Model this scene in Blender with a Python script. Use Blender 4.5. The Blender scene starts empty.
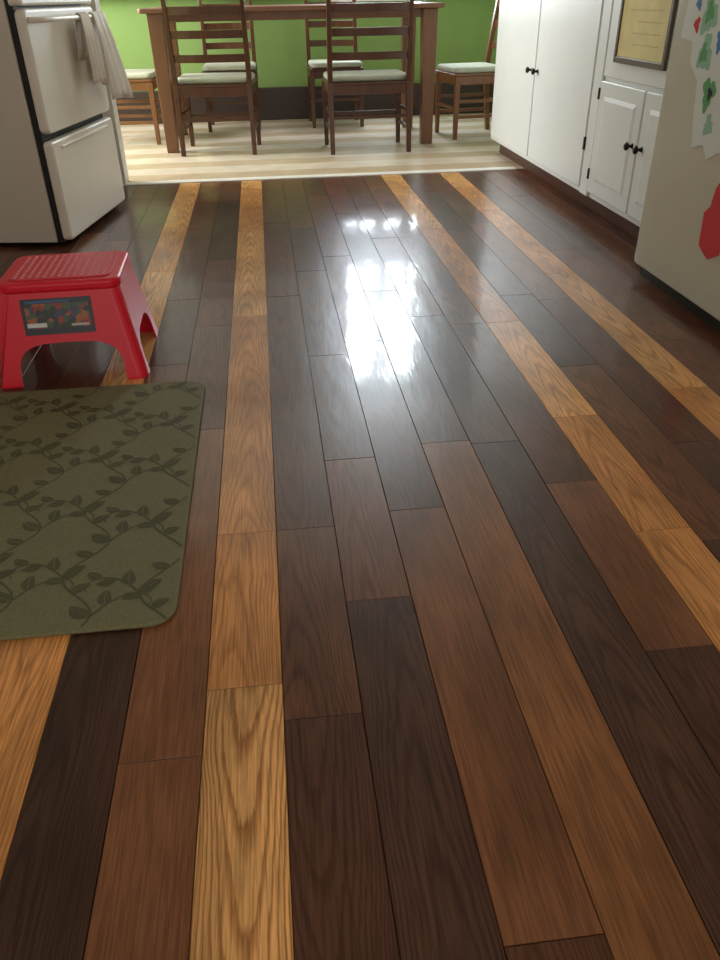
import bpy, bmesh, math, random
from mathutils import Vector, Matrix
random.seed(7)
S=bpy.context.scene
COL=S.collection
try:
    S.view_settings.view_transform='Standard'
    S.view_settings.look='None'
except Exception: pass

# ---------------- materials ----------------
def nodes(name):
    m=bpy.data.materials.new(name); m.use_nodes=True
    nt=m.node_tree; b=nt.nodes['Principled BSDF']
    return m,nt,b
def N(nt,t,**kw):
    n=nt.nodes.new(t)
    for k,v in kw.items(): setattr(n,k,v)
    return n
def mat(name,col,rough=.5,spec=.5,noise=.06,scale=8,bump=0.0,bscale=60,metal=0,coat=0):
    m,nt,b=nodes(name)
    tc=N(nt,'ShaderNodeTexCoord')
    nz=N(nt,'ShaderNodeTexNoise'); nz.inputs['Scale'].default_value=scale; nz.inputs['Detail'].default_value=4
    nt.links.new(tc.outputs['Object'],nz.inputs['Vector'])
    mx=N(nt,'ShaderNodeMix',data_type='RGBA')
    mx.inputs['A'].default_value=(*[max(0,x*(1-noise)) for x in col],1)
    mx.inputs['B'].default_value=(*[min(1,x*(1+noise)) for x in col],1)
    nt.links.new(nz.outputs['Fac'],mx.inputs['Factor'])
    nt.links.new(mx.outputs['Result'],b.inputs['Base Color'])
    b.inputs['Roughness'].default_value=rough
    b.inputs['Metallic'].default_value=metal
    b.inputs['Specular IOR Level'].default_value=spec
    b.inputs['Coat Weight'].default_value=coat
    if bump>0:
        n2=N(nt,'ShaderNodeTexNoise'); n2.inputs['Scale'].default_value=bscale
        nt.links.new(tc.outputs['Object'],n2.inputs['Vector'])
        bp=N(nt,'ShaderNodeBump'); bp.inputs['Strength'].default_value=bump; bp.inputs['Distance'].default_value=.01
        nt.links.new(n2.outputs['Fac'],bp.inputs['Height']); nt.links.new(bp.outputs['Normal'],b.inputs['Normal'])
    return m
def wood_mat(name,c1,c2,rough=.35,axis='Z'):
    m,nt,b=nodes(name)
    tc=N(nt,'ShaderNodeTexCoord'); mp=N(nt,'ShaderNodeMapping')
    sc={'X':(2,25,25),'Y':(25,2,25),'Z':(25,25,2)}[axis]
    mp.inputs['Scale'].default_value=sc
    nt.links.new(tc.outputs['Object'],mp.inputs['Vector'])
    nz=N(nt,'ShaderNodeTexNoise'); nz.inputs['Scale'].default_value=1.5; nz.inputs['Detail'].default_value=5
    nt.links.new(mp.outputs['Vector'],nz.inputs['Vector'])
    mx=N(nt,'ShaderNodeMix',data_type='RGBA')
    mx.inputs['A'].default_value=(*c1,1); mx.inputs['B'].default_value=(*c2,1)
    nt.links.new(nz.outputs['Fac'],mx.inputs['Factor']); nt.links.new(mx.outputs['Result'],b.inputs['Base Color'])
    b.inputs['Roughness'].default_value=rough
    return m

def floor_mat():
    m,nt,b=nodes('hardwood_planks')
    L=nt.links.new
    def M(op,a,b_=None,c=None):
        n=N(nt,'ShaderNodeMath',operation=op)
        for i,v in enumerate((a,b_,c)):
            if v is None: continue
            if isinstance(v,(int,float)): n.inputs[i].default_value=v
            else: L(v,n.inputs[i])
        return n.outputs[0]
    def noise(vec,scale,detail,dist=0):
        mp=N(nt,'ShaderNodeMapping'); mp.inputs['Scale'].default_value=scale; L(vec,mp.inputs['Vector'])
        n=N(nt,'ShaderNodeTexNoise'); n.inputs['Scale'].default_value=1; n.inputs['Detail'].default_value=detail; n.inputs['Distortion'].default_value=dist
        L(mp.outputs[0],n.inputs['Vector']); return n.outputs['Fac']
    at=N(nt,'ShaderNodeAttribute',attribute_name='tone')
    of=N(nt,'ShaderNodeAttribute',attribute_name='offs')
    lx=N(nt,'ShaderNodeAttribute',attribute_name='lx')       # position across the plank
    gy=N(nt,'ShaderNodeAttribute',attribute_name='gy')       # ring drift along the plank
    tc=N(nt,'ShaderNodeTexCoord')
    add=N(nt,'ShaderNodeVectorMath',operation='ADD')
    L(tc.outputs['Object'],add.inputs[0]); L(of.outputs['Vector'],add.inputs[1])
    V=add.outputs[0]
    # cathedral arches: rings of  x^2 - y  wobbled by noise, jagged by pores
    wob=M('MULTIPLY_ADD',noise(V,(5,2.2,5),2),.55,-.275)
    lxw=M('ADD',lx.outputs['Fac'],wob)
    par=M('MULTIPLY',M('ABSOLUTE',M('MULTIPLY',lxw,lxw)),22.0)
    jag=M('MULTIPLY',noise(V,(210,16,210),2),.55)
    drift=M('MULTIPLY',noise(V,(3,1.6,3),1),2.5)
    val=M('ADD',M('ADD',par,gy.outputs['Fac']),M('ADD',jag,drift))
    fr=M('FRACT',val)
    rp=N(nt,'ShaderNodeValToRGB')
    e=rp.color_ramp.elements
    e[0].position=0; e[0].color=(.50,.40,.33,1); e[1].position=1; e[1].color=(.54,.44,.36,1)
    x=e.new(.20); x.color=(.70,.62,.55,1); x=e.new(.42); x.color=(1.04,1.04,1.03,1); x=e.new(.88); x.color=(.96,.95,.93,1)
    L(fr,rp.inputs['Fac'])
    pore=noise(V,(330,10,330),3)
    r2=N(nt,'ShaderNodeMapRange'); r2.inputs['From Min'].default_value=.36; r2.inputs['From Max'].default_value=.58
    r2.inputs['To Min'].default_value=.72; r2.inputs['To Max'].default_value=1.10
    L(pore,r2.inputs['Value'])
    r3=N(nt,'ShaderNodeMapRange'); r3.inputs['From Min'].default_value=.3; r3.inputs['From Max'].default_value=.68
    r3.inputs['To Min'].default_value=.68; r3.inputs['To Max'].default_value=1.20
    L(noise(V,(9,3.5,9),3),r3.inputs['Value'])
    m1=M('MULTIPLY',r2.outputs[0],r3.outputs[0])
    fig=N(nt,'ShaderNodeAttribute',attribute_name='figure')
    mxf=N(nt,'ShaderNodeMix',data_type='RGBA'); mxf.inputs['A'].default_value=(1,1,1,1)
    L(fig.outputs['Fac'],mxf.inputs['Factor']); L(rp.outputs['Color'],mxf.inputs['B'])
    v=N(nt,'ShaderNodeVectorMath',operation='MULTIPLY'); L(at.outputs['Color'],v.inputs[0]); L(mxf.outputs['Result'],v.inputs[1])
    sc=N(nt,'ShaderNodeVectorMath',operation='SCALE'); L(v.outputs[0],sc.inputs[0]); L(m1,sc.inputs['Scale'])
    L(sc.outputs[0],b.inputs['Base Color'])
    b.inputs['Roughness'].default_value=.30
    b.inputs['Specular IOR Level'].default_value=.30
    b.inputs['Coat Weight'].default_value=.28; b.inputs['Coat Roughness'].default_value=.075
    bp=N(nt,'ShaderNodeBump'); bp.inputs['Strength'].default_value=.25; bp.inputs['Distance'].default_value=.004
    L(noise(V,(20,5,10),3),bp.inputs['Height'])
    bp2=N(nt,'ShaderNodeBump'); bp2.inputs['Strength'].default_value=.15; bp2.inputs['Distance'].default_value=.001
    L(pore,bp2.inputs['Height']); L(bp.outputs[0],bp2.inputs['Normal'])
    L(bp2.outputs[0],b.inputs['Normal']); L(bp.outputs[0],b.inputs['Coat Normal'])
    return m

# ---------------- mesh helpers ----------------
def empty(name,loc=(0,0,0),rot=0):
    o=bpy.data.objects.new(name,None); o.location=loc; o.rotation_euler=(0,0,rot); o.empty_display_size=.1
    COL.objects.link(o); return o
def obj(name,bm,m,parent=None,smooth=False,bevel=0,seg=2,solid=0,sub=0):
    me=bpy.data.meshes.new(name); bmesh.ops.recalc_face_normals(bm,faces=bm.faces); bm.to_mesh(me); bm.free()
    o=bpy.data.objects.new(name,me); COL.objects.link(o)
    if m: me.materials.append(m)
    if smooth:
        for p in me.polygons: p.use_smooth=True
    if solid:
        md=o.modifiers.new('solid','SOLIDIFY'); md.thickness=solid; md.offset=-1
    if bevel:
        md=o.modifiers.new('bevel','BEVEL'); md.width=bevel; md.segments=seg; md.limit_method='ANGLE'; md.angle_limit=math.radians(35)
    if sub:
        md=o.modifiers.new('sub','SUBSURF'); md.levels=sub; md.render_levels=sub
    if parent: o.parent=parent
    return o
def addbox(bm,x0,x1,y0,y1,z0,z1):
    vs=[bm.verts.new((x,y,z)) for z in (z0,z1) for x,y in ((x0,y0),(x1,y0),(x1,y1),(x0,y1))]
    for f in ((0,3,2,1),(4,5,6,7),(0,1,5,4),(1,2,6,5),(2,3,7,6),(3,0,4,7)): bm.faces.new([vs[i] for i in f])
    return vs
def box(name,x0,x1,y0,y1,z0,z1,m,parent=None,bevel=.003,seg=2):
    bm=bmesh.new(); addbox(bm,x0,x1,y0,y1,z0,z1); return obj(name,bm,m,parent,bevel=bevel,seg=seg)
def bar(bm,a,b,w,d,w2=None,d2=None):
    a=Vector(a);b=Vector(b);w2=w2 or w;d2=d2 or d
    ax=(b-a).normalized(); ref=Vector((0,1,0)) if abs(ax.y)<.9 else Vector((0,0,1))
    u=ax.cross(ref).normalized(); v=ax.cross(u).normalized()
    r=[]
    for p,ww,dd in ((a,w,d),(b,w2,d2)):
        r.append([bm.verts.new(p+u*ww/2*i+v*dd/2*j) for i,j in ((-1,-1),(1,-1),(1,1),(-1,1))])
    bm.faces.new(r[0][::-1]); bm.faces.new(r[1])
    for i in range(4): bm.faces.new([r[0][i],r[0][(i+1)%4],r[1][(i+1)%4],r[1][i]])
def lathe(bm,prof,origin,axis='x',n=20,sgn=1):
    rings=[]
    o=Vector(origin)
    for r,h in prof:
        ring=[]
        for i in range(n):
            a=2*math.pi*i/n; c,s=math.cos(a)*r,math.sin(a)*r
            p={'x':Vector((h*sgn,c,s)),'y':Vector((c,h*sgn,s)),'z':Vector((c,s,h*sgn))}[axis]
            ring.append(bm.verts.new(o+p))
        rings.append(ring)
    for a,b in zip(rings,rings[1:]):
        for i in range(n): bm.faces.new([a[i],a[(i+1)%n],b[(i+1)%n],b[i]])
    bm.faces.new(rings[0][::-1]); bm.faces.new(rings[-1])
def rrect(x0,x1,y0,y1,r,n=8):
    pts=[]
    for cx,cy,a0 in ((x1-r,y1-r,0),(x0+r,y1-r,90),(x0+r,y0+r,180),(x1-r,y0+r,270)):
        for i in range(n+1):
            a=math.radians(a0+90*i/n); pts.append((cx+r*math.cos(a),cy+r*math.sin(a)))
    return pts
def prism(bm,pts,z0,z1,T=None):
    T=T or (lambda p:p)
    a=[bm.verts.new(T(Vector((x,y,z0)))) for x,y in pts]; b=[bm.verts.new(T(Vector((x,y,z1)))) for x,y in pts]
    bm.faces.new(a[::-1]); bm.faces.new(b)
    n=len(pts)
    for i in range(n): bm.faces.new([a[i],a[(i+1)%n],b[(i+1)%n],b[i]])

# ---------------- palette ----------------
M_cab=mat('cabinet_paint',(.76,.79,.78),.35,noise=.03,bump=.03)
M_fridge=mat('enamel_cream',(.66,.65,.56),.3,noise=.03,bump=.02,bscale=150)
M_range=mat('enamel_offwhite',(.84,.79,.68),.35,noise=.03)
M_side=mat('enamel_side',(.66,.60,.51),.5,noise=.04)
M_black=mat('black_gap',(.012,.011,.012),.5)
M_wallk=mat('kitchen_wall_paint',(.60,.54,.44),.8,bump=.05)
M_green=mat('green_wall_paint',(.19,.30,.085),.75,noise=.05,bump=.05)
M_ceil=mat('ceiling_paint',(.70,.66,.6),.9,bump=.05)
M_trim=mat('trim_paint',(.75,.74,.68),.4)
M_addcurt=mat('added_curtain_cloth',(.42,.40,.40),.9,noise=.08)  # for the added drapes; pale grey sets the haze mirrored in the floor
M_bronze=mat('bronze_knob',(.03,.022,.018),.35,metal=.8)
M_chair=wood_mat('chair_wood',(.035,.012,.006),(.12,.045,.018),.3)
M_chair2=wood_mat('chair_wood_light',(.16,.06,.025),(.26,.11,.045),.3)
M_table=wood_mat('table_wood',(.13,.055,.026),(.23,.10,.048),.35)
M_cush=mat('cushion_fabric',(.50,.52,.42),.9,noise=.12,scale=25,bump=.2)
M_darkbase=wood_mat('dark_baseboard',(.02,.012,.01),(.05,.03,.025),.4,'X')
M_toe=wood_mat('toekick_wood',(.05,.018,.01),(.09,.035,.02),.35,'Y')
M_red=mat('red_plastic',(.76,.008,.03),.3,noise=.04,spec=.5)
M_red2=mat('red_plastic_top',(.74,.03,.06),.35,noise=.15,scale=40)

# ---------------- room shell ----------------
YB=5.18
fm=floor_mat()
W=.127; X0=-.04
LIGHT=(.78,.41,.145); ORANGE=(.65,.29,.088); MED=(.29,.118,.042); MEDR=(.220,.088,.036); BR=(.165,.066,.030)
DK=(.115,.047,.025); VDK=(.080,.036,.021); REDD=(.130,.044,.022)
cols={
-4:[(.55,MED),(1.9,ORANGE),(3.3,LIGHT)],
-3:[(1.35,VDK),(2.3,BR)],
-2:[(.79,MEDR),(1.85,MEDR)],
-1:[(.92,LIGHT),(1.36,ORANGE),(2.7,ORANGE),(3.9,LIGHT)],
0:[(.84,DK),(1.36,BR),(2.9,DK)],
1:[(1.11,VDK),(1.64,BR),(2.3,DK)],
2:[(.46,BR),(1.40,MEDR),(2.4,DK),(3.4,BR)],
3:[(1.69,MED),(2.9,DK)],
4:[(1.67,VDK),(2.6,DK)],
5:[(.91,DK),(1.46,MEDR),(2.5,DK)],
6:[(1.25,ORANGE),(1.78,ORANGE),(2.5,LIGHT),(3.8,ORANGE)],
7:[(1.2,DK),(2.1,BR)],
8:[(1.6,DK),(2.7,REDD)],
9:[(1.9,ORANGE),(3.0,LIGHT),(4.1,ORANGE)],
}
bm=bmesh.new()
lt=bm.verts.layers.float_color.new('tone'); lo=bm.verts.layers.float_vector.new('offs'); lf=bm.verts.layers.float.new('figure')
lX=bm.verts.layers.float.new('lx'); lG=bm.verts.layers.float.new('gy')
g=.0003
for c in range(-13,17):
    xa=X0+W*c; xb=xa+W
    if xb>2.2: xb=2.2
    if xa>=2.2: break
    y=-1.2; lst=list(cols.get(c,[])); 
    while y<YB-.01:
        if lst: ye,tn=lst.pop(0)
        else:
            ye=y+random.uniform(.6,1.3)
            if c in(-1,-4,6,9): tn=random.choice([LIGHT,ORANGE])
            else: tn=random.choice([DK,REDD,BR,VDK,REDD,DK])
        if ye>YB-.25: ye=YB
        k=random.uniform(.9,1.1) if tn in (LIGHT,ORANGE,MED,MEDR) else random.uniform(.78,1.28)
        rr=(random.uniform(-9,9),random.uniform(-9,9),random.uniform(-9,9))
        fig={LIGHT:.75,ORANGE:.6,MED:.22,MEDR:.22}.get(tn,.75)
        if ye<1.3 and c==-1: fig=1
        z=[random.uniform(-.0004,.0004) for _ in range(4)]
        top=[(xa+g,y+g),(xb-g,y+g),(xb-g,ye-g),(xa+g,ye-g)]
        b_=.0010
        tin=[(xa+g+b_,y+g+b_),(xb-g-b_,y+g+b_),(xb-g-b_,ye-g-b_),(xa+g+b_,ye-g-b_)]
        lo1=[bm.verts.new((p[0],p[1],-.02)) for p in top]
        mi=[bm.verts.new((p[0],p[1],-.0020)) for p in top]
        up=[bm.verts.new((p[0],p[1],-.0006+z[i])) for i,p in enumerate(tin)]
        cx=random.uniform(-.28,.28); dr=random.choice([-1,1])*random.uniform(5,8); 
        if c==-1 and ye<1.0: cx=.05; dr=-6.5
        for vv in lo1+mi+up:
            dk=.5 if vv not in up else 1
            vv[lt]=(tn[0]*k*dk,tn[1]*k*dk,tn[2]*k*dk,1); vv[lo]=rr; vv[lf]=fig
            vv[lX]=(vv.co.x-xa)/W-.5-cx; vv[lG]=30+vv.co.y*dr
        bm.faces.new(up)
        for i in range(4):
            j=(i+1)%4
            bm.faces.new([mi[i],mi[j],up[j],up[i]]); bm.faces.new([lo1[i],lo1[j],mi[j],mi[i]])
        y=ye
floor=empty('floor')
obj('hardwood_planks',bm,fm,floor)
box('subfloor',-1.75,2.3,-1.2,YB,-.06,-.018,M_black,floor,bevel=0)
def dining_floor_mat():
    m,nt,b=nodes('dining_floor_boards'); L=nt.links.new
    tc=N(nt,'ShaderNodeTexCoord'); sp=N(nt,'ShaderNodeSeparateXYZ'); L(tc.outputs['Object'],sp.inputs[0])
    mu=N(nt,'ShaderNodeMath',operation='MULTIPLY'); mu.inputs[1].default_value=1/.42; L(sp.outputs['Y'],mu.inputs[0])
    fr=N(nt,'ShaderNodeMath',operation='FRACT'); L(mu.outputs[0],fr.inputs[0])
    rp=N(nt,'ShaderNodeValToRGB')
    e=rp.color_ramp.elements; e[0].color=(.74,.64,.52,1); e[0].position=.50; e[1].position=.54; e[1].color=(.58,.46,.32,1)
    q=e.new(.97); q.color=(.58,.46,.32,1); q=e.new(1.0); q.color=(.74,.64,.52,1)
    L(fr.outputs[0],rp.inputs['Fac'])
    nz=N(nt,'ShaderNodeTexNoise'); nz.inputs['Scale'].default_value=6; L(tc.outputs['Object'],nz.inputs['Vector'])
    mr=N(nt,'ShaderNodeMapRange'); mr.inputs['To Min'].default_value=.75; mr.inputs['To Max'].default_value=1.2; L(nz.outputs['Fac'],mr.inputs['Value'])
    sc=N(nt,'ShaderNodeVectorMath',operation='SCALE'); L(rp.outputs['Color'],sc.inputs[0]); L(mr.outputs[0],sc.inputs['Scale'])
    L(sc.outputs[0],b.inputs['Base Color']); b.inputs['Roughness'].default_value=.25
    return m
box('dining_floor',-2.6,3.2,YB,8.0,-.06,0,dining_floor_mat(),floor,bevel=0)
box('threshold',-.95,1.62,YB-.03,YB+.05,-.01,.006,M_trim,floor,bevel=.003)

CH=2.9
wl=empty('wall_left');
box('panel',-1.75,-1.65,-1.2,YB,-.06,CH,M_wallk,wl,0)
box('panel_dining',-2.7,-2.6,YB,5.6,-.06,CH,M_green,wl,0)
box('panel_dining_b',-2.7,-2.6,7.4,8.1,-.06,CH,M_green,wl,0)
box('panel_dining_sill',-2.7,-2.6,5.6,7.4,-.06,.9,M_green,wl,0)
box('panel_dining_head',-2.7,-2.6,5.6,7.4,2.5,CH,M_green,wl,0)
box('return',-2.6,-1.02,YB,YB+.1,0,CH,M_green,wl,0)
wr=empty('wall_right')
box('panel',2.2,2.3,-1.2,5.9,-.06,CH,M_wallk,wr,0)
box('return',2.2,3.2,5.9,6.0,0,CH,M_green,wr,0)
box('panel_dining',3.2,3.3,5.9,8.1,-.06,CH,M_green,wr,0)
wf=empty('wall_far')
WX0,WX1,WZ0,WZ1=.74,1.50,.96,2.78
box('below',-2.6,3.2,8.0,8.1,-.06,WZ0,M_green,wf,0)
box('above',-2.6,3.2,8.0,8.1,WZ1,CH,M_green,wf,0)
box('left',-2.6,WX0,8.0,8.1,WZ0,WZ1,M_green,wf,0)
box('right',WX1,3.2,8.0,8.1,WZ0,WZ1,M_green,wf,0)
box('ceiling',-2.7,3.3,-1.2,8.1,CH,CH+.08,M_ceil,None,0)
w1=empty('window_1')
bm=bmesh.new()
for a in ((WX0-.07,WX0,WZ0-.03,WZ1+.05),(WX1,WX1+.07,WZ0-.03,WZ1+.05),(WX0,WX1,WZ1,WZ1+.05),(WX0,WX1,WZ0-.03,WZ0)):
    addbox(bm,a[0],a[1],7.97,8.0,a[2],a[3])
addbox(bm,(WX0+WX1)/2-.05,(WX0+WX1)/2+.05,8.02,8.06,WZ0,WZ1)
addbox(bm,WX0,WX1,8.02,8.06,1.85,1.89)
obj('frame',bm,M_trim,w1,bevel=.004)
cur=empty('added_reflection_curtain')  # unseen drapes, added so the floor reflects grey instead of green wall
def added_curtain(x0,x1,nm):
    bm=bmesh.new(); n=90; rows=[]
    for z in (1.0,1.6,2.2,2.82):
        row=[]
        for i in range(n+1):
            u=i/n; row.append(bm.verts.new((x0+(x1-x0)*u,7.90+.022*math.sin(u*(x1-x0)*55)*(1.1-.15*z),z)))
        rows.append(row)
    for a,b in zip(rows,rows[1:]):
        for i in range(n): bm.faces.new([a[i],a[i+1],b[i+1],b[i]])
    obj(nm,bm,M_addcurt,cur,smooth=True,solid=.003)
added_curtain(-1.5,WX0-.02,'left_added_drape'); added_curtain(WX1+.02,2.6,'right_added_drape')
bm=bmesh.new(); lathe(bm,[(.012,0),(.012,4.3)],(-1.6,7.90,2.84),'x',12); obj('added_curtain_rod',bm,M_bronze,cur,smooth=True)
w2=empty('window_2')
bm=bmesh.new()
addbox(bm,-2.6,-2.57,5.53,5.6,.83,2.57);addbox(bm,-2.6,-2.57,7.4,7.47,.83,2.57);addbox(bm,-2.6,-2.57,5.6,7.4,.83,.9);addbox(bm,-2.6,-2.57,5.6,7.4,2.5,2.57)
addbox(bm,-2.66,-2.62,6.47,6.53,.9,2.5)
obj('frame',bm,M_trim,w2,bevel=.004)
bf=box('baseboard_far',-2.6,3.2,7.93,8.0,0,.27,M_darkbase,None,.006)
box('trim_1',-1.02,-.88,YB-.02,YB+.12,0,CH,M_trim,None,.005)
box('baseboard_left',-1.65,-1.63,-1.2,YB-.02,0,.12,M_trim,None,.004)

# ---------------- right cabinets ----------------
cab=empty('kitchen_cabinet')
box('carcass',1.62,2.195,2.98,5.84,.09,2.3,M_cab,cab,.003)
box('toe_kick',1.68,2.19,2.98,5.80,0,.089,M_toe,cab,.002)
def door(y0,y1,z0,z1,name):
    bm=bmesh.new(); addbox(bm,1.600,1.6195,y0,y1,z0,z1)
    obj(name,bm,M_cab,cab,bevel=.005,seg=3)
    fr=.06
    bm=bmesh.new()
    a=[(y0+fr,z0+fr),(y1-fr,z0+fr),(y1-fr,z1-fr),(y0+fr,z1-fr)]
    c=[(y0+fr+.018,z0+fr+.018),(y1-fr-.018,z0+fr+.018),(y1-fr-.018,z1-fr-.018),(y0+fr+.018,z1-fr-.018)]
    va=[bm.verts.new((1.6002,p[0],p[1])) for p in a]; vb=[bm.verts.new((1.594,p[0],p[1])) for p in c]
    bm.faces.new(vb); bm.faces.new(va[::-1])
    for i in range(4): bm.faces.new([va[i],va[(i+1)%4],vb[(i+1)%4],vb[i]])
    obj(name+'_field',bm,M_cab,cab,bevel=.001)
def flatdoor(y0,y1,z0,z1,name):
    box(name,1.600,1.6195,y0,y1,z0,z1,M_cab,cab,.005,3)
flatdoor(4.92,5.78,.12,2.2,'tall_door_a')
flatdoor(4.02,4.905,.12,2.2,'tall_door_b')
door(3.42,3.90,.12,.62,'lower_door_a')
door(2.99,3.405,.12,.62,'lower_door_b')
box('stile',1.604,1.6195,3.91,4.01,.095,2.25,M_cab,cab,.003)
box('upper_panel',1.606,1.6195,2.99,3.90,.64,1.4,M_cab,cab,.003)
bm=bmesh.new()
for y,z in ((4.86,.59),(4.97,.59),(3.365,.40),(3.46,.40)):
    lathe(bm,[(.012,0),(.007,.006),(.007,.016),(.014,.020),(.018,.027),(.015,.034),(.006,.037)],(1.60,y,z),'x',16,-1)
obj('knobs',bm,M_bronze,cab,smooth=True)
bm=bmesh.new()
for z in (.18,.54):
    addbox(bm,1.594,1.6195,3.902,3.912,z,z+.05)
for z in (.3,1.9):
    addbox(bm,1.594,1.6195,4.006,4.018,z,z+.06)
obj('hinges',bm,M_bronze,cab,bevel=.002)

ch=empty('bulletin_board')
M_paper=mat('aged_paper',(.68,.58,.27),.8,noise=.2,scale=12)
M_frame=mat('dark_frame',(.10,.07,.04),.4)
box('paper',1.597,1.604,3.30,3.76,.73,1.2,M_paper,ch,0)
bm=bmesh.new()
for a in ((3.275,3.30,.705,1.23),(3.76,3.78,.705,1.23),(3.30,3.76,.705,.73),(3.30,3.76,1.2,1.23)):
    addbox(bm,1.590,1.605,a[0],a[1],a[2],a[3])
obj('frame',bm,M_frame,ch,bevel=.003)
bm=bmesh.new()
for i in range(9): addbox(bm,1.5962,1.5972,3.36,3.70-random.uniform(0,.12),.78+i*.042,.784+i*.042)
obj('writing',bm,mat('faded_ink',(.52,.43,.20),.8),ch)

# ---------------- right refrigerator ----------------
rf=empty('refrigerator')
FX=1.45
box('body',FX+.07,2.15,2.12,2.95,.03,1.75,M_fridge,rf,.01)
def rounded_door(name,x0,x1,y0,y1,z0,z1,m,p,r=.02):
    bm=bmesh.new(); prism(bm,rrect(y0,y1,z0,z1,r,6),x0,x1,lambda v:Vector((v.z,v.x,v.y)))
    return obj(name,bm,m,p,bevel=.008,seg=3)
rounded_door('lower_door',FX,FX+.06,2.115,2.955,.045,1.25,M_fridge,rf)
rounded_door('freezer_door',FX,FX+.06,2.115,2.955,1.265,1.76,M_fridge,rf)
box('gasket',FX+.06,FX+.07,2.13,2.94,.05,1.74,M_black,rf,0)
box('grille',FX+.03,FX+.075,2.13,2.94,.0,.045,M_black,rf,0)
bm=bmesh.new()
addbox(bm,FX-.045,FX-.025,2.17,2.195,.75,1.22);addbox(bm,FX-.03,FX+.002,2.17,2.195,.75,.78);addbox(bm,FX-.03,FX+.002,2.17,2.195,1.19,1.22)
obj('handle',bm,M_fridge,rf,bevel=.006)
art=empty('childrens_drawing')
def poly_yz(name,pts,x0,x1,m,p):
    bm=bmesh.new(); prism(bm,pts,x0,x1,lambda v:Vector((v.z,v.x,v.y))); return obj(name,bm,m,p)
M_wh=mat('drawing_paper',(.84,.90,.88),.8)
poly_yz('paper',[(2.86,1.12),(2.89,.84),(2.80,.83),(2.79,.77),(2.72,.72),(2.70,.62),(2.67,.52),(2.60,.54),(2.56,.50),(2.50,.53),(2.30,.55),(2.28,1.14)],FX-.003,FX-.0006,M_wh,art)
cl={'green':(.14,.42,.16),'mint':(.35,.62,.45),'blue':(.12,.28,.6),'black':(.02,.02,.03),'red':(.65,.03,.04),'yellow':(.7,.6,.1)}
ms={k:mat('crayon_'+k,v,.8) for k,v in cl.items()}
lay=[0]
def blob(cy,cz,r,k,q=3):
    ph=cy*50; lay[0]+=.00008
    pts=[(cy+r*(1+.25*math.sin(q*a+ph)+.12*math.sin(7*a+ph*2))*math.cos(a)*.8,cz+r*(1+.25*math.sin(q*a+ph)+.12*math.sin(7*a+ph*2))*math.sin(a)) for a in [2*math.pi*i/40 for i in range(40)]]
    poly_yz('crayon_'+k,pts,FX-.0036-lay[0],FX-.003,ms[k],art)
for cy,cz,r,k in ((2.72,.91,.055,'mint'),(2.72,.915,.03,'green'),(2.66,.98,.035,'black'),(2.70,.80,.05,'mint'),(2.71,.80,.028,'green'),(2.62,.84,.03,'blue'),(2.63,.69,.045,'green'),(2.62,.69,.018,'black'),(2.59,.60,.03,'mint'),(2.54,.74,.03,'red'),(2.58,.92,.022,'yellow'),(2.52,.88,.03,'black'),(2.48,.66,.035,'red'),(2.79,.88,.02,'red'),(2.80,.94,.018,'blue')):
    blob(cy,cz,r,k)
mg=empty('red_paper_heart')
poly_yz('sheet',[(2.50,.345),(2.47,.37),(2.46,.43),(2.44,.455),(2.36,.45),(2.36,.24),(2.42,.21),(2.46,.225),(2.49,.24)],FX-.004,FX-.0006,mat('red_paper',(.72,.05,.07),.6),mg)

# ---------------- left range ----------------
ang=-math.atan2(.13,.84)
rg=empty('kitchen_range',(-.93,3.76,0),ang)
Wd=.85
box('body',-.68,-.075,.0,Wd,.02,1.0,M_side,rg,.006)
box('gap',-.075,-.045,.012,Wd-.012,.02,.99,M_black,rg,0)
bm=bmesh.new(); prism(bm,rrect(0,Wd,.485,.955,.03,6),-.045,.0,lambda v:Vector((v.z,v.x,v.y)))
obj('oven_door',bm,M_range,rg,bevel=.012,seg=4)
bm=bmesh.new(); prism(bm,rrect(0,Wd,.03,.455,.02,6),-.045,.0,lambda v:Vector((v.z,v.x,v.y)))
obj('storage_drawer',bm,M_range,rg,bevel=.012,seg=4)
bm=bmesh.new(); addbox(bm,-.02,.006,.1,Wd-.1,.415,.43); obj('drawer_pull',bm,M_range,rg,bevel=.005)
box('control_panel',-.06,.0,0,Wd,.965,1.06,M_range,rg,.01)
box('cooktop',-.68,-.02,0,Wd,1.0,1.02,M_range,rg,.005)
bm=bmesh.new()
for yy in (.15,.3,.55,.7): lathe(bm,[(.022,0),(.02,.02),(.008,.022)],(.0,yy,1.01),'x',16)
obj('knobs',bm,M_black,rg,smooth=True)
pts=[(.0,.03),(.035,.045),(.05,.08),(.055,.17),(.055,.72),(.05,.79),(.035,.82),(.0,.835)]
cu=bpy.data.curves.new('handle','CURVE'); cu.dimensions='3D'; cu.bevel_depth=.011; cu.bevel_resolution=3
sp=cu.splines.new('POLY'); sp.points.add(len(pts)-1)
for i,(x,y) in enumerate(pts): sp.points[i].co=(x,y,.915,1)
ho=bpy.data.objects.new('handle',cu); COL.objects.link(ho); ho.parent=rg; cu.materials.append(M_range)
M_tw=mat('towel_cloth',(.88,.84,.76),.95,noise=.08,bump=.4,bscale=300)
M_tw2=mat('towel_cloth_beige',(.74,.66,.56),.95,noise=.1,bump=.4,bscale=300)
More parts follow.
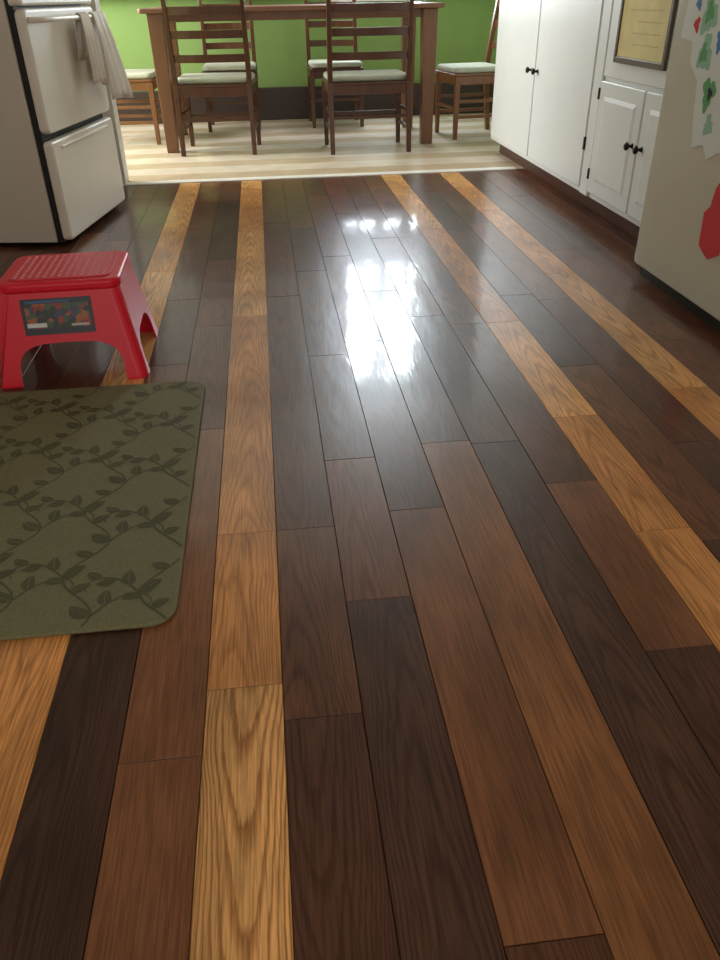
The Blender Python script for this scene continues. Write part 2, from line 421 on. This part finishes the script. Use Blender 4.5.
def towel(y0,y1,zb,m,nm,bulk):
    tw=empty(nm,(-.93,3.76,0),ang)
    bm=bmesh.new(); nU=30; rows=[]
    path=[(.024,zb+.1)]+[(.034,z) for z in (zb+.15,.86)]+[(.040,.925),(.055,.934),(.070,.925)]+[(.076,.86)]+[(.080,zb+(.86-zb)*(1-k/8)) for k in range(1,9)]
    for i,(x,z) in enumerate(path):
        row=[]; front=i>=6
        for j in range(nU+1):
            u=j/nU; s=min(1,max(0,(.93-z)/.4))
            amp=.020*bulk if front else .006
            xx=x+amp*s*math.sin(u*17+y0*9)+(.030*bulk*s if front else 0)
            row.append(bm.verts.new((xx, y0+(y1-y0)*(.5+(u-.5)*(.8+.3*s)), z+(.012*math.sin(u*5) if i==len(path)-1 else 0))))
        rows.append(row)
    for a,b in zip(rows,rows[1:]):
        for j in range(nU): bm.faces.new([a[j],a[j+1],b[j+1],b[j]])
    obj('cloth',bm,m,tw,smooth=True,solid=.004)
towel(.44,.58,.64,M_tw2,'dish_towel',.6); towel(.61,.82,.56,M_tw,'dish_towel',1.5)

# ---------------- red step stool ----------------
st=empty('step_stool',(-.63,2.40,0),0.03)
def stool():
    bm=bmesh.new(); h=.285
    bx,by,tx,ty=.215,.20,.165,.145
    def side(hb,ht,dep_b,dep_t,legw,ah,T):
        a0=hb-legw
        n=14
        arc=[]
        for i in range(n+1):
            a=math.pi*i/n; ca,sa=math.cos(a),math.sin(a)
            e=.55
            arc.append((-a0*math.copysign(abs(ca)**e,ca),ah*abs(sa)**e))
        def P(u,z):
            k=z/h; d=dep_b+(dep_t-dep_b)*k
            return T(u,d,z)
        out=[P(-hb,0)]+[P(u,z) for u,z in arc]+[P(hb,0),P(ht,h),P(-ht,h)]
        vv=[bm.verts.new(p) for p in out]
        bm.faces.new(vv)
    for sg in (-1,1):
        side(bx,tx,by,ty,.062,.125,lambda u,d,z,sg=sg:Vector((u,sg*d,z)))
        side(by,ty,bx,tx,.062,.115,lambda u,d,z,sg=sg:Vector((sg*d,u,z)))
    bmesh.ops.remove_doubles(bm,verts=bm.verts,dist=.001)
    ce=[e for e in bm.edges if len(e.link_faces)==2 and abs(e.verts[0].co.z-e.verts[1].co.z)>.2]
    bmesh.ops.bevel(bm,geom=ce,offset=.03,segments=5,affect='EDGES',profile=.5)
    obj('legs_shell',bm,M_red,st,solid=.006)
    bm=bmesh.new()
    prism(bm,rrect(-.175,.175,-.155,.155,.04,8),.268,.298)
    obj('top_rim',bm,M_red,st,bevel=.010,seg=4)
    bm=bmesh.new(); prism(bm,rrect(-.145,.145,-.125,.125,.03,8),.2981,.3015); obj('top_pad',bm,M_red2,st,bevel=.0015)
    bm=bmesh.new()
    for i in range(-6,7):
        for j in range(-5,6):
            lathe(bm,[(.005,0),(.004,.002)],(i*.021,j*.021,.3014),'z',8)
    obj('grip_dots',bm,mat('grip',(.8,.35,.35),.5),st)
    def lab(u0,u1,z0,z1,off,m,nm):
        bm=bmesh.new()
        def P(u,z,o): return Vector((u,-(by+(ty-by)*z/h)-o,z))
        v=[bm.verts.new(P(u,z,.0005)) for u,z in ((u0,z0),(u1,z0),(u1,z1),(u0,z1))]
        w=[bm.verts.new(P(u,z,off)) for u,z in ((u0,z0),(u1,z0),(u1,z1),(u0,z1))]
        bm.faces.new(w); bm.faces.new(v[::-1])
        for i in range(4): bm.faces.new([v[i],v[(i+1)%4],w[(i+1)%4],w[i]])
        obj(nm,bm,m,st)
    m,nt,b=nodes('label_print'); L=nt.links.new
    tc=N(nt,'ShaderNodeTexCoord'); vo=N(nt,'ShaderNodeTexVoronoi'); vo.inputs['Scale'].default_value=60; L(tc.outputs['Object'],vo.inputs['Vector'])
    sp_=N(nt,'ShaderNodeSeparateColor'); L(vo.outputs['Color'],sp_.inputs[0])
    rp=N(nt,'ShaderNodeValToRGB'); rp.color_ramp.interpolation='CONSTANT'; e=rp.color_ramp.elements
    e[0].color=(.02,.03,.02,1); e[1].position=.35; e[1].color=(.30,.03,.02,1)
    for p,c in ((.6,(.05,.10,.03,1)),(.72,(.35,.10,.03,1)),(.88,(.04,.05,.10,1))):
        q=e.new(p); q.color=c
    L(sp_.outputs[0],rp.inputs[0]); L(rp.outputs[0],b.inputs['Base Color']); b.inputs['Roughness'].default_value=.25
    lab(-.115,.085,.150,.252,.0018,mat('label_black',(.015,.02,.03),.25),'label')
    lab(-.105,.075,.168,.238,.0024,m,'label_picture')
    lab(-.105,-.05,.172,.184,.003,mat('label_white',(.7,.7,.7),.4),'label_text')
    lab(-.10,.02,.240,.247,.0026,mat('label_blue',(.05,.12,.25),.4),'label_band')
    lab(.02,.07,.172,.178,.003,mat('label_white2',(.5,.5,.45),.4),'label_text_small')
stool()

# ---------------- mat ----------------
mt=empty('kitchen_mat',(0,0,0))
m,nt,b=nodes('mat_weave'); L=nt.links.new
tc=N(nt,'ShaderNodeTexCoord'); nz=N(nt,'ShaderNodeTexNoise'); nz.inputs['Scale'].default_value=260; L(tc.outputs['Object'],nz.inputs['Vector'])
rp=N(nt,'ShaderNodeValToRGB'); e=rp.color_ramp.elements; e[0].position=.3;e[0].color=(.145,.136,.062,1); e[1].position=.7; e[1].color=(.200,.190,.094,1)
L(nz.outputs['Fac'],rp.inputs[0]); L(rp.outputs[0],b.inputs['Base Color']); b.inputs['Roughness'].default_value=.75
bp=N(nt,'ShaderNodeBump'); bp.inputs['Strength'].default_value=.3; bp.inputs['Distance'].default_value=.001; L(nz.outputs['Fac'],bp.inputs['Height']); L(bp.outputs[0],b.inputs['Normal'])
MX0,MX1,MY0,MY1=-1.12,-.232,1.085,2.15
bm=bmesh.new(); prism(bm,rrect(MX0,MX1,MY0,MY1,.05,10),.0005,.010); obj('pad',bm,m,mt,bevel=.004,seg=3)
M_vine=mat('mat_vine_print',(.085,.082,.036),.75,noise=.12,scale=200)
bm=bmesh.new(); ZT=[.01012]
def inside(p,mg=.006): return MX0+mg<p.x<MX1-mg and MY0+mg<p.y<MY1-mg
def strip(pts,w):
    prev=None; n_=len(pts)
    for i,p in enumerate(pts):
        if not inside(p): prev=None; continue
        t=(pts[min(i+1,n_-1)]-pts[max(i-1,0)]).normalized(); n=Vector((-t.y,t.x,0)); ww=w*(1-.4*i/n_)
        cur_=(bm.verts.new((*(p+n*ww)[:2],ZT[0])),bm.verts.new((*(p-n*ww)[:2],ZT[0])))
        if prev: bm.faces.new([prev[0],prev[1],cur_[1],cur_[0]])
        prev=cur_
def leaf(p,ang,ln,wd):
    ZT[0]+=.0000015
    d=Vector((math.cos(ang),math.sin(ang),0)); n=Vector((-d.y,d.x,0))
    if not(inside(p) and inside(p+d*ln) and inside(p+d*ln*.5+n*wd) and inside(p+d*ln*.5-n*wd)): return
    ts=[.04,.15,.28,.42,.56,.7,.83,.93,1]
    for sg in (1,-1):
        prev=None
        for t in ts:
            c=p+d*ln*t+n*.10*ln*math.sin(t*2.6)
            a=c+n*sg*.0008; b_=c+n*sg*(.0010+wd*math.sin(math.pi*min(1,t)**.75)**.8)
            cur_=(bm.verts.new((a.x,a.y,ZT[0])),bm.verts.new((b_.x,b_.y,ZT[0])))
            if prev: bm.faces.new([prev[0],prev[1],cur_[1],cur_[0]])
            prev=cur_
for ci in range(6):
    x0=MX0+.06+ci*.158; ph=ci*1.7; lam=.235
    main=[Vector((x0+.036*math.sin(2*math.pi*(s*.005)/lam+ph),MY0+s*.005,0)) for s in range(0,214)]
    ZT[0]+=.000004; strip(main,.0026)
    s=((math.pi/2-ph)%(math.pi))/(2*math.pi)*lam
    while s<1.07:
        i=int(s/.005)
        if i>=len(main)-1: break
        q=main[i]; sg=1 if q.x>x0 else -1
        a=math.radians(90-sg*35); p=q.copy(); T=[]
        for n_ in range(36):
            t=n_/35; T.append((p.copy(),a)); a-=sg*(3+52*t*t)*.0046; p=p+Vector((math.cos(a),math.sin(a),0))*.0046
        ZT[0]+=.000004; strip([u for u,_ in T],.0024)
        leaf(T[8][0],T[8][1]+sg*.7,.046,.0125)
        leaf(T[16][0],T[16][1]-sg*.75,.040,.011)
        leaf(T[23][0],T[23][1]+sg*.8,.036,.010)
        leaf(q,math.radians(90+sg*48),.054,.014)
        j=max(0,i-9); leaf(main[j],math.radians(90+sg*60),.040,.011)
        s+=lam/2
me=bpy.data.meshes.new('vine_pattern')
bm.normal_update()
for f_ in bm.faces:
    if f_.normal.z<0: f_.normal_flip()
bm.to_mesh(me); bm.free(); vo=bpy.data.objects.new('vine_pattern',me); me.materials.append(M_vine); COL.objects.link(vo); vo.parent=mt

# ---------------- dining furniture ----------------
def chair(x,y,rot,m,sw=.50,cush=True):
    p=empty('dining_chair',(x,y,0),rot)
    hw=sw/2-.02
    bm=bmesh.new()
    for s in (-1,1):
        bar(bm,(s*hw,-.25,0),(s*hw,-.205,.46),.032,.036,.036,.042)
        bar(bm,(s*hw,-.205,.46),(s*hw,-.29,1.04),.036,.042,.030,.026)
        bar(bm,(s*hw,.20,0),(s*hw,.20,.44),.030,.030,.042,.042)
    obj('legs',bm,m,p,bevel=.004)
    bm=bmesh.new()
    addbox(bm,-hw,hw,.185,.212,.385,.445); addbox(bm,-hw,hw,-.222,-.195,.385,.445)
    for s in (-1,1): addbox(bm,s*hw-.012,s*hw+.012,-.2,.2,.385,.445)
    obj('apron',bm,m,p,bevel=.003)
    bm=bmesh.new(); prism(bm,rrect(-hw-.02,hw+.02,-.225,.235,.03,5),.445,.462); obj('seat',bm,m,p,bevel=.005)
    bm=bmesh.new()
    for s in (-1,1):
        bar(bm,(s*hw,-.235,.16),(s*hw,.20,.16),.018,.022); bar(bm,(s*hw,-.228,.27),(s*hw,.20,.27),.018,.022)
    bar(bm,(-hw,.20,.22),(hw,.20,.22),.022,.02); bar(bm,(-hw,-.228,.24),(hw,-.228,.24),.022,.02)
    obj('stretchers',bm,m,p,bevel=.003)
    bm=bmesh.new()
    for z0,hh in ((.60,.05),(.745,.05),(.885,.05),(.985,.07)):
        n=10; F=[];B=[]
        yb=-.205-.085*(z0-.46)/.58
        for i in range(n+1):
            u=-1+2*i/n; x_=u*hw; yc=yb-.035*(1-u*u)
            F.append([bm.verts.new((x_,yc+.008,z0)),bm.verts.new((x_,yc+.004,z0+hh))])
            B.append([bm.verts.new((x_,yc-.008,z0)),bm.verts.new((x_,yc-.012,z0+hh))])
        for i in range(n):
            bm.faces.new([F[i][0],F[i+1][0],F[i+1][1],F[i][1]]); bm.faces.new([B[i][0],B[i][1],B[i+1][1],B[i+1][0]])
            bm.faces.new([F[i][1],F[i+1][1],B[i+1][1],B[i][1]]); bm.faces.new([F[i][0],B[i][0],B[i+1][0],F[i+1][0]])
        for i in (0,n): bm.faces.new([F[i][0],F[i][1],B[i][1],B[i][0]])
    obj('back_slats',bm,m,p,bevel=.002)
    if cush:
        bm=bmesh.new(); prism(bm,rrect(-hw-.01,hw+.01,-.19,.225,.05,6),.463,.505); obj('cushion',bm,M_cush,p,bevel=.018,seg=4)
    return p
chair(-.32,6.36,-.08,M_chair,sw=.56)
chair(.76,6.22,.02,M_chair,sw=.60)
chair(1.66,6.66,math.radians(98),M_chair2,sw=.46)
chair(-1.02,6.95,math.radians(-95),M_chair2,sw=.46)
chair(-.25,7.50,math.pi,M_chair,sw=.46)
chair(.65,7.52,math.pi,M_chair,sw=.46)

tb=empty('dining_table')
bm=bmesh.new(); prism(bm,rrect(-.80,1.34,6.24,7.28,.03,5),.895,.925); obj('top',bm,M_table,tb,bevel=.006)
bm=bmesh.new()
for x in (-.69,1.24):
    for y in (6.33,7.2): bar(bm,(x,y,0),(x,y,.895),.085,.085,.11,.11)
obj('legs',bm,M_table,tb,bevel=.006)
bm=bmesh.new(); addbox(bm,-.66,1.2,6.31,6.33,.84,.895); addbox(bm,-.66,1.2,7.19,7.21,.84,.895)
obj('apron',bm,M_table,tb,bevel=.003)

# ---------------- lights ----------------
def area(name,loc,rot,sx,sy,E,col):
    l=bpy.data.lights.new(name,'AREA'); l.shape='RECTANGLE'; l.size=sx; l.size_y=sy; l.energy=E; l.color=col
    o=bpy.data.objects.new(name,l); o.location=loc; o.rotation_euler=rot; COL.objects.link(o); return o
area('window_daylight',((WX0+WX1)/2,8.12,(WZ0+WZ1)/2),(-math.pi/2,0,0),WX1-WX0,WZ1-WZ0,120,(.80,.90,1))
area('window_daylight_side',(-2.75,6.5,1.7),(0,-math.radians(75),0),1.6,1.8,200,(1,.98,.94))
w=bpy.data.worlds.new('ambient_fill'); S.world=w; w.use_nodes=True
bg=w.node_tree.nodes['Background']; bg.inputs[0].default_value=(1,.93,.85,1); bg.inputs[1].default_value=1.08  # even warm fill added all around, entering by the open back

# ---------------- camera ----------------
f=765;H=.98
Y=Vector((-106,483,-f)).normalized();yv=(f*f-106*23)/483
Z=Vector((-23,yv,f)).normalized();X=Y.cross(Z)
R=Matrix((X,Y,Z))
cd=bpy.data.cameras.new('camera'); co=bpy.data.objects.new('camera',cd); COL.objects.link(co)
M4=R.to_4x4(); M4.translation=Vector((0,0,H)); co.matrix_world=M4
cd.sensor_fit='VERTICAL'; cd.sensor_height=24; cd.lens=24*f/960; cd.clip_start=.02
S.camera=co
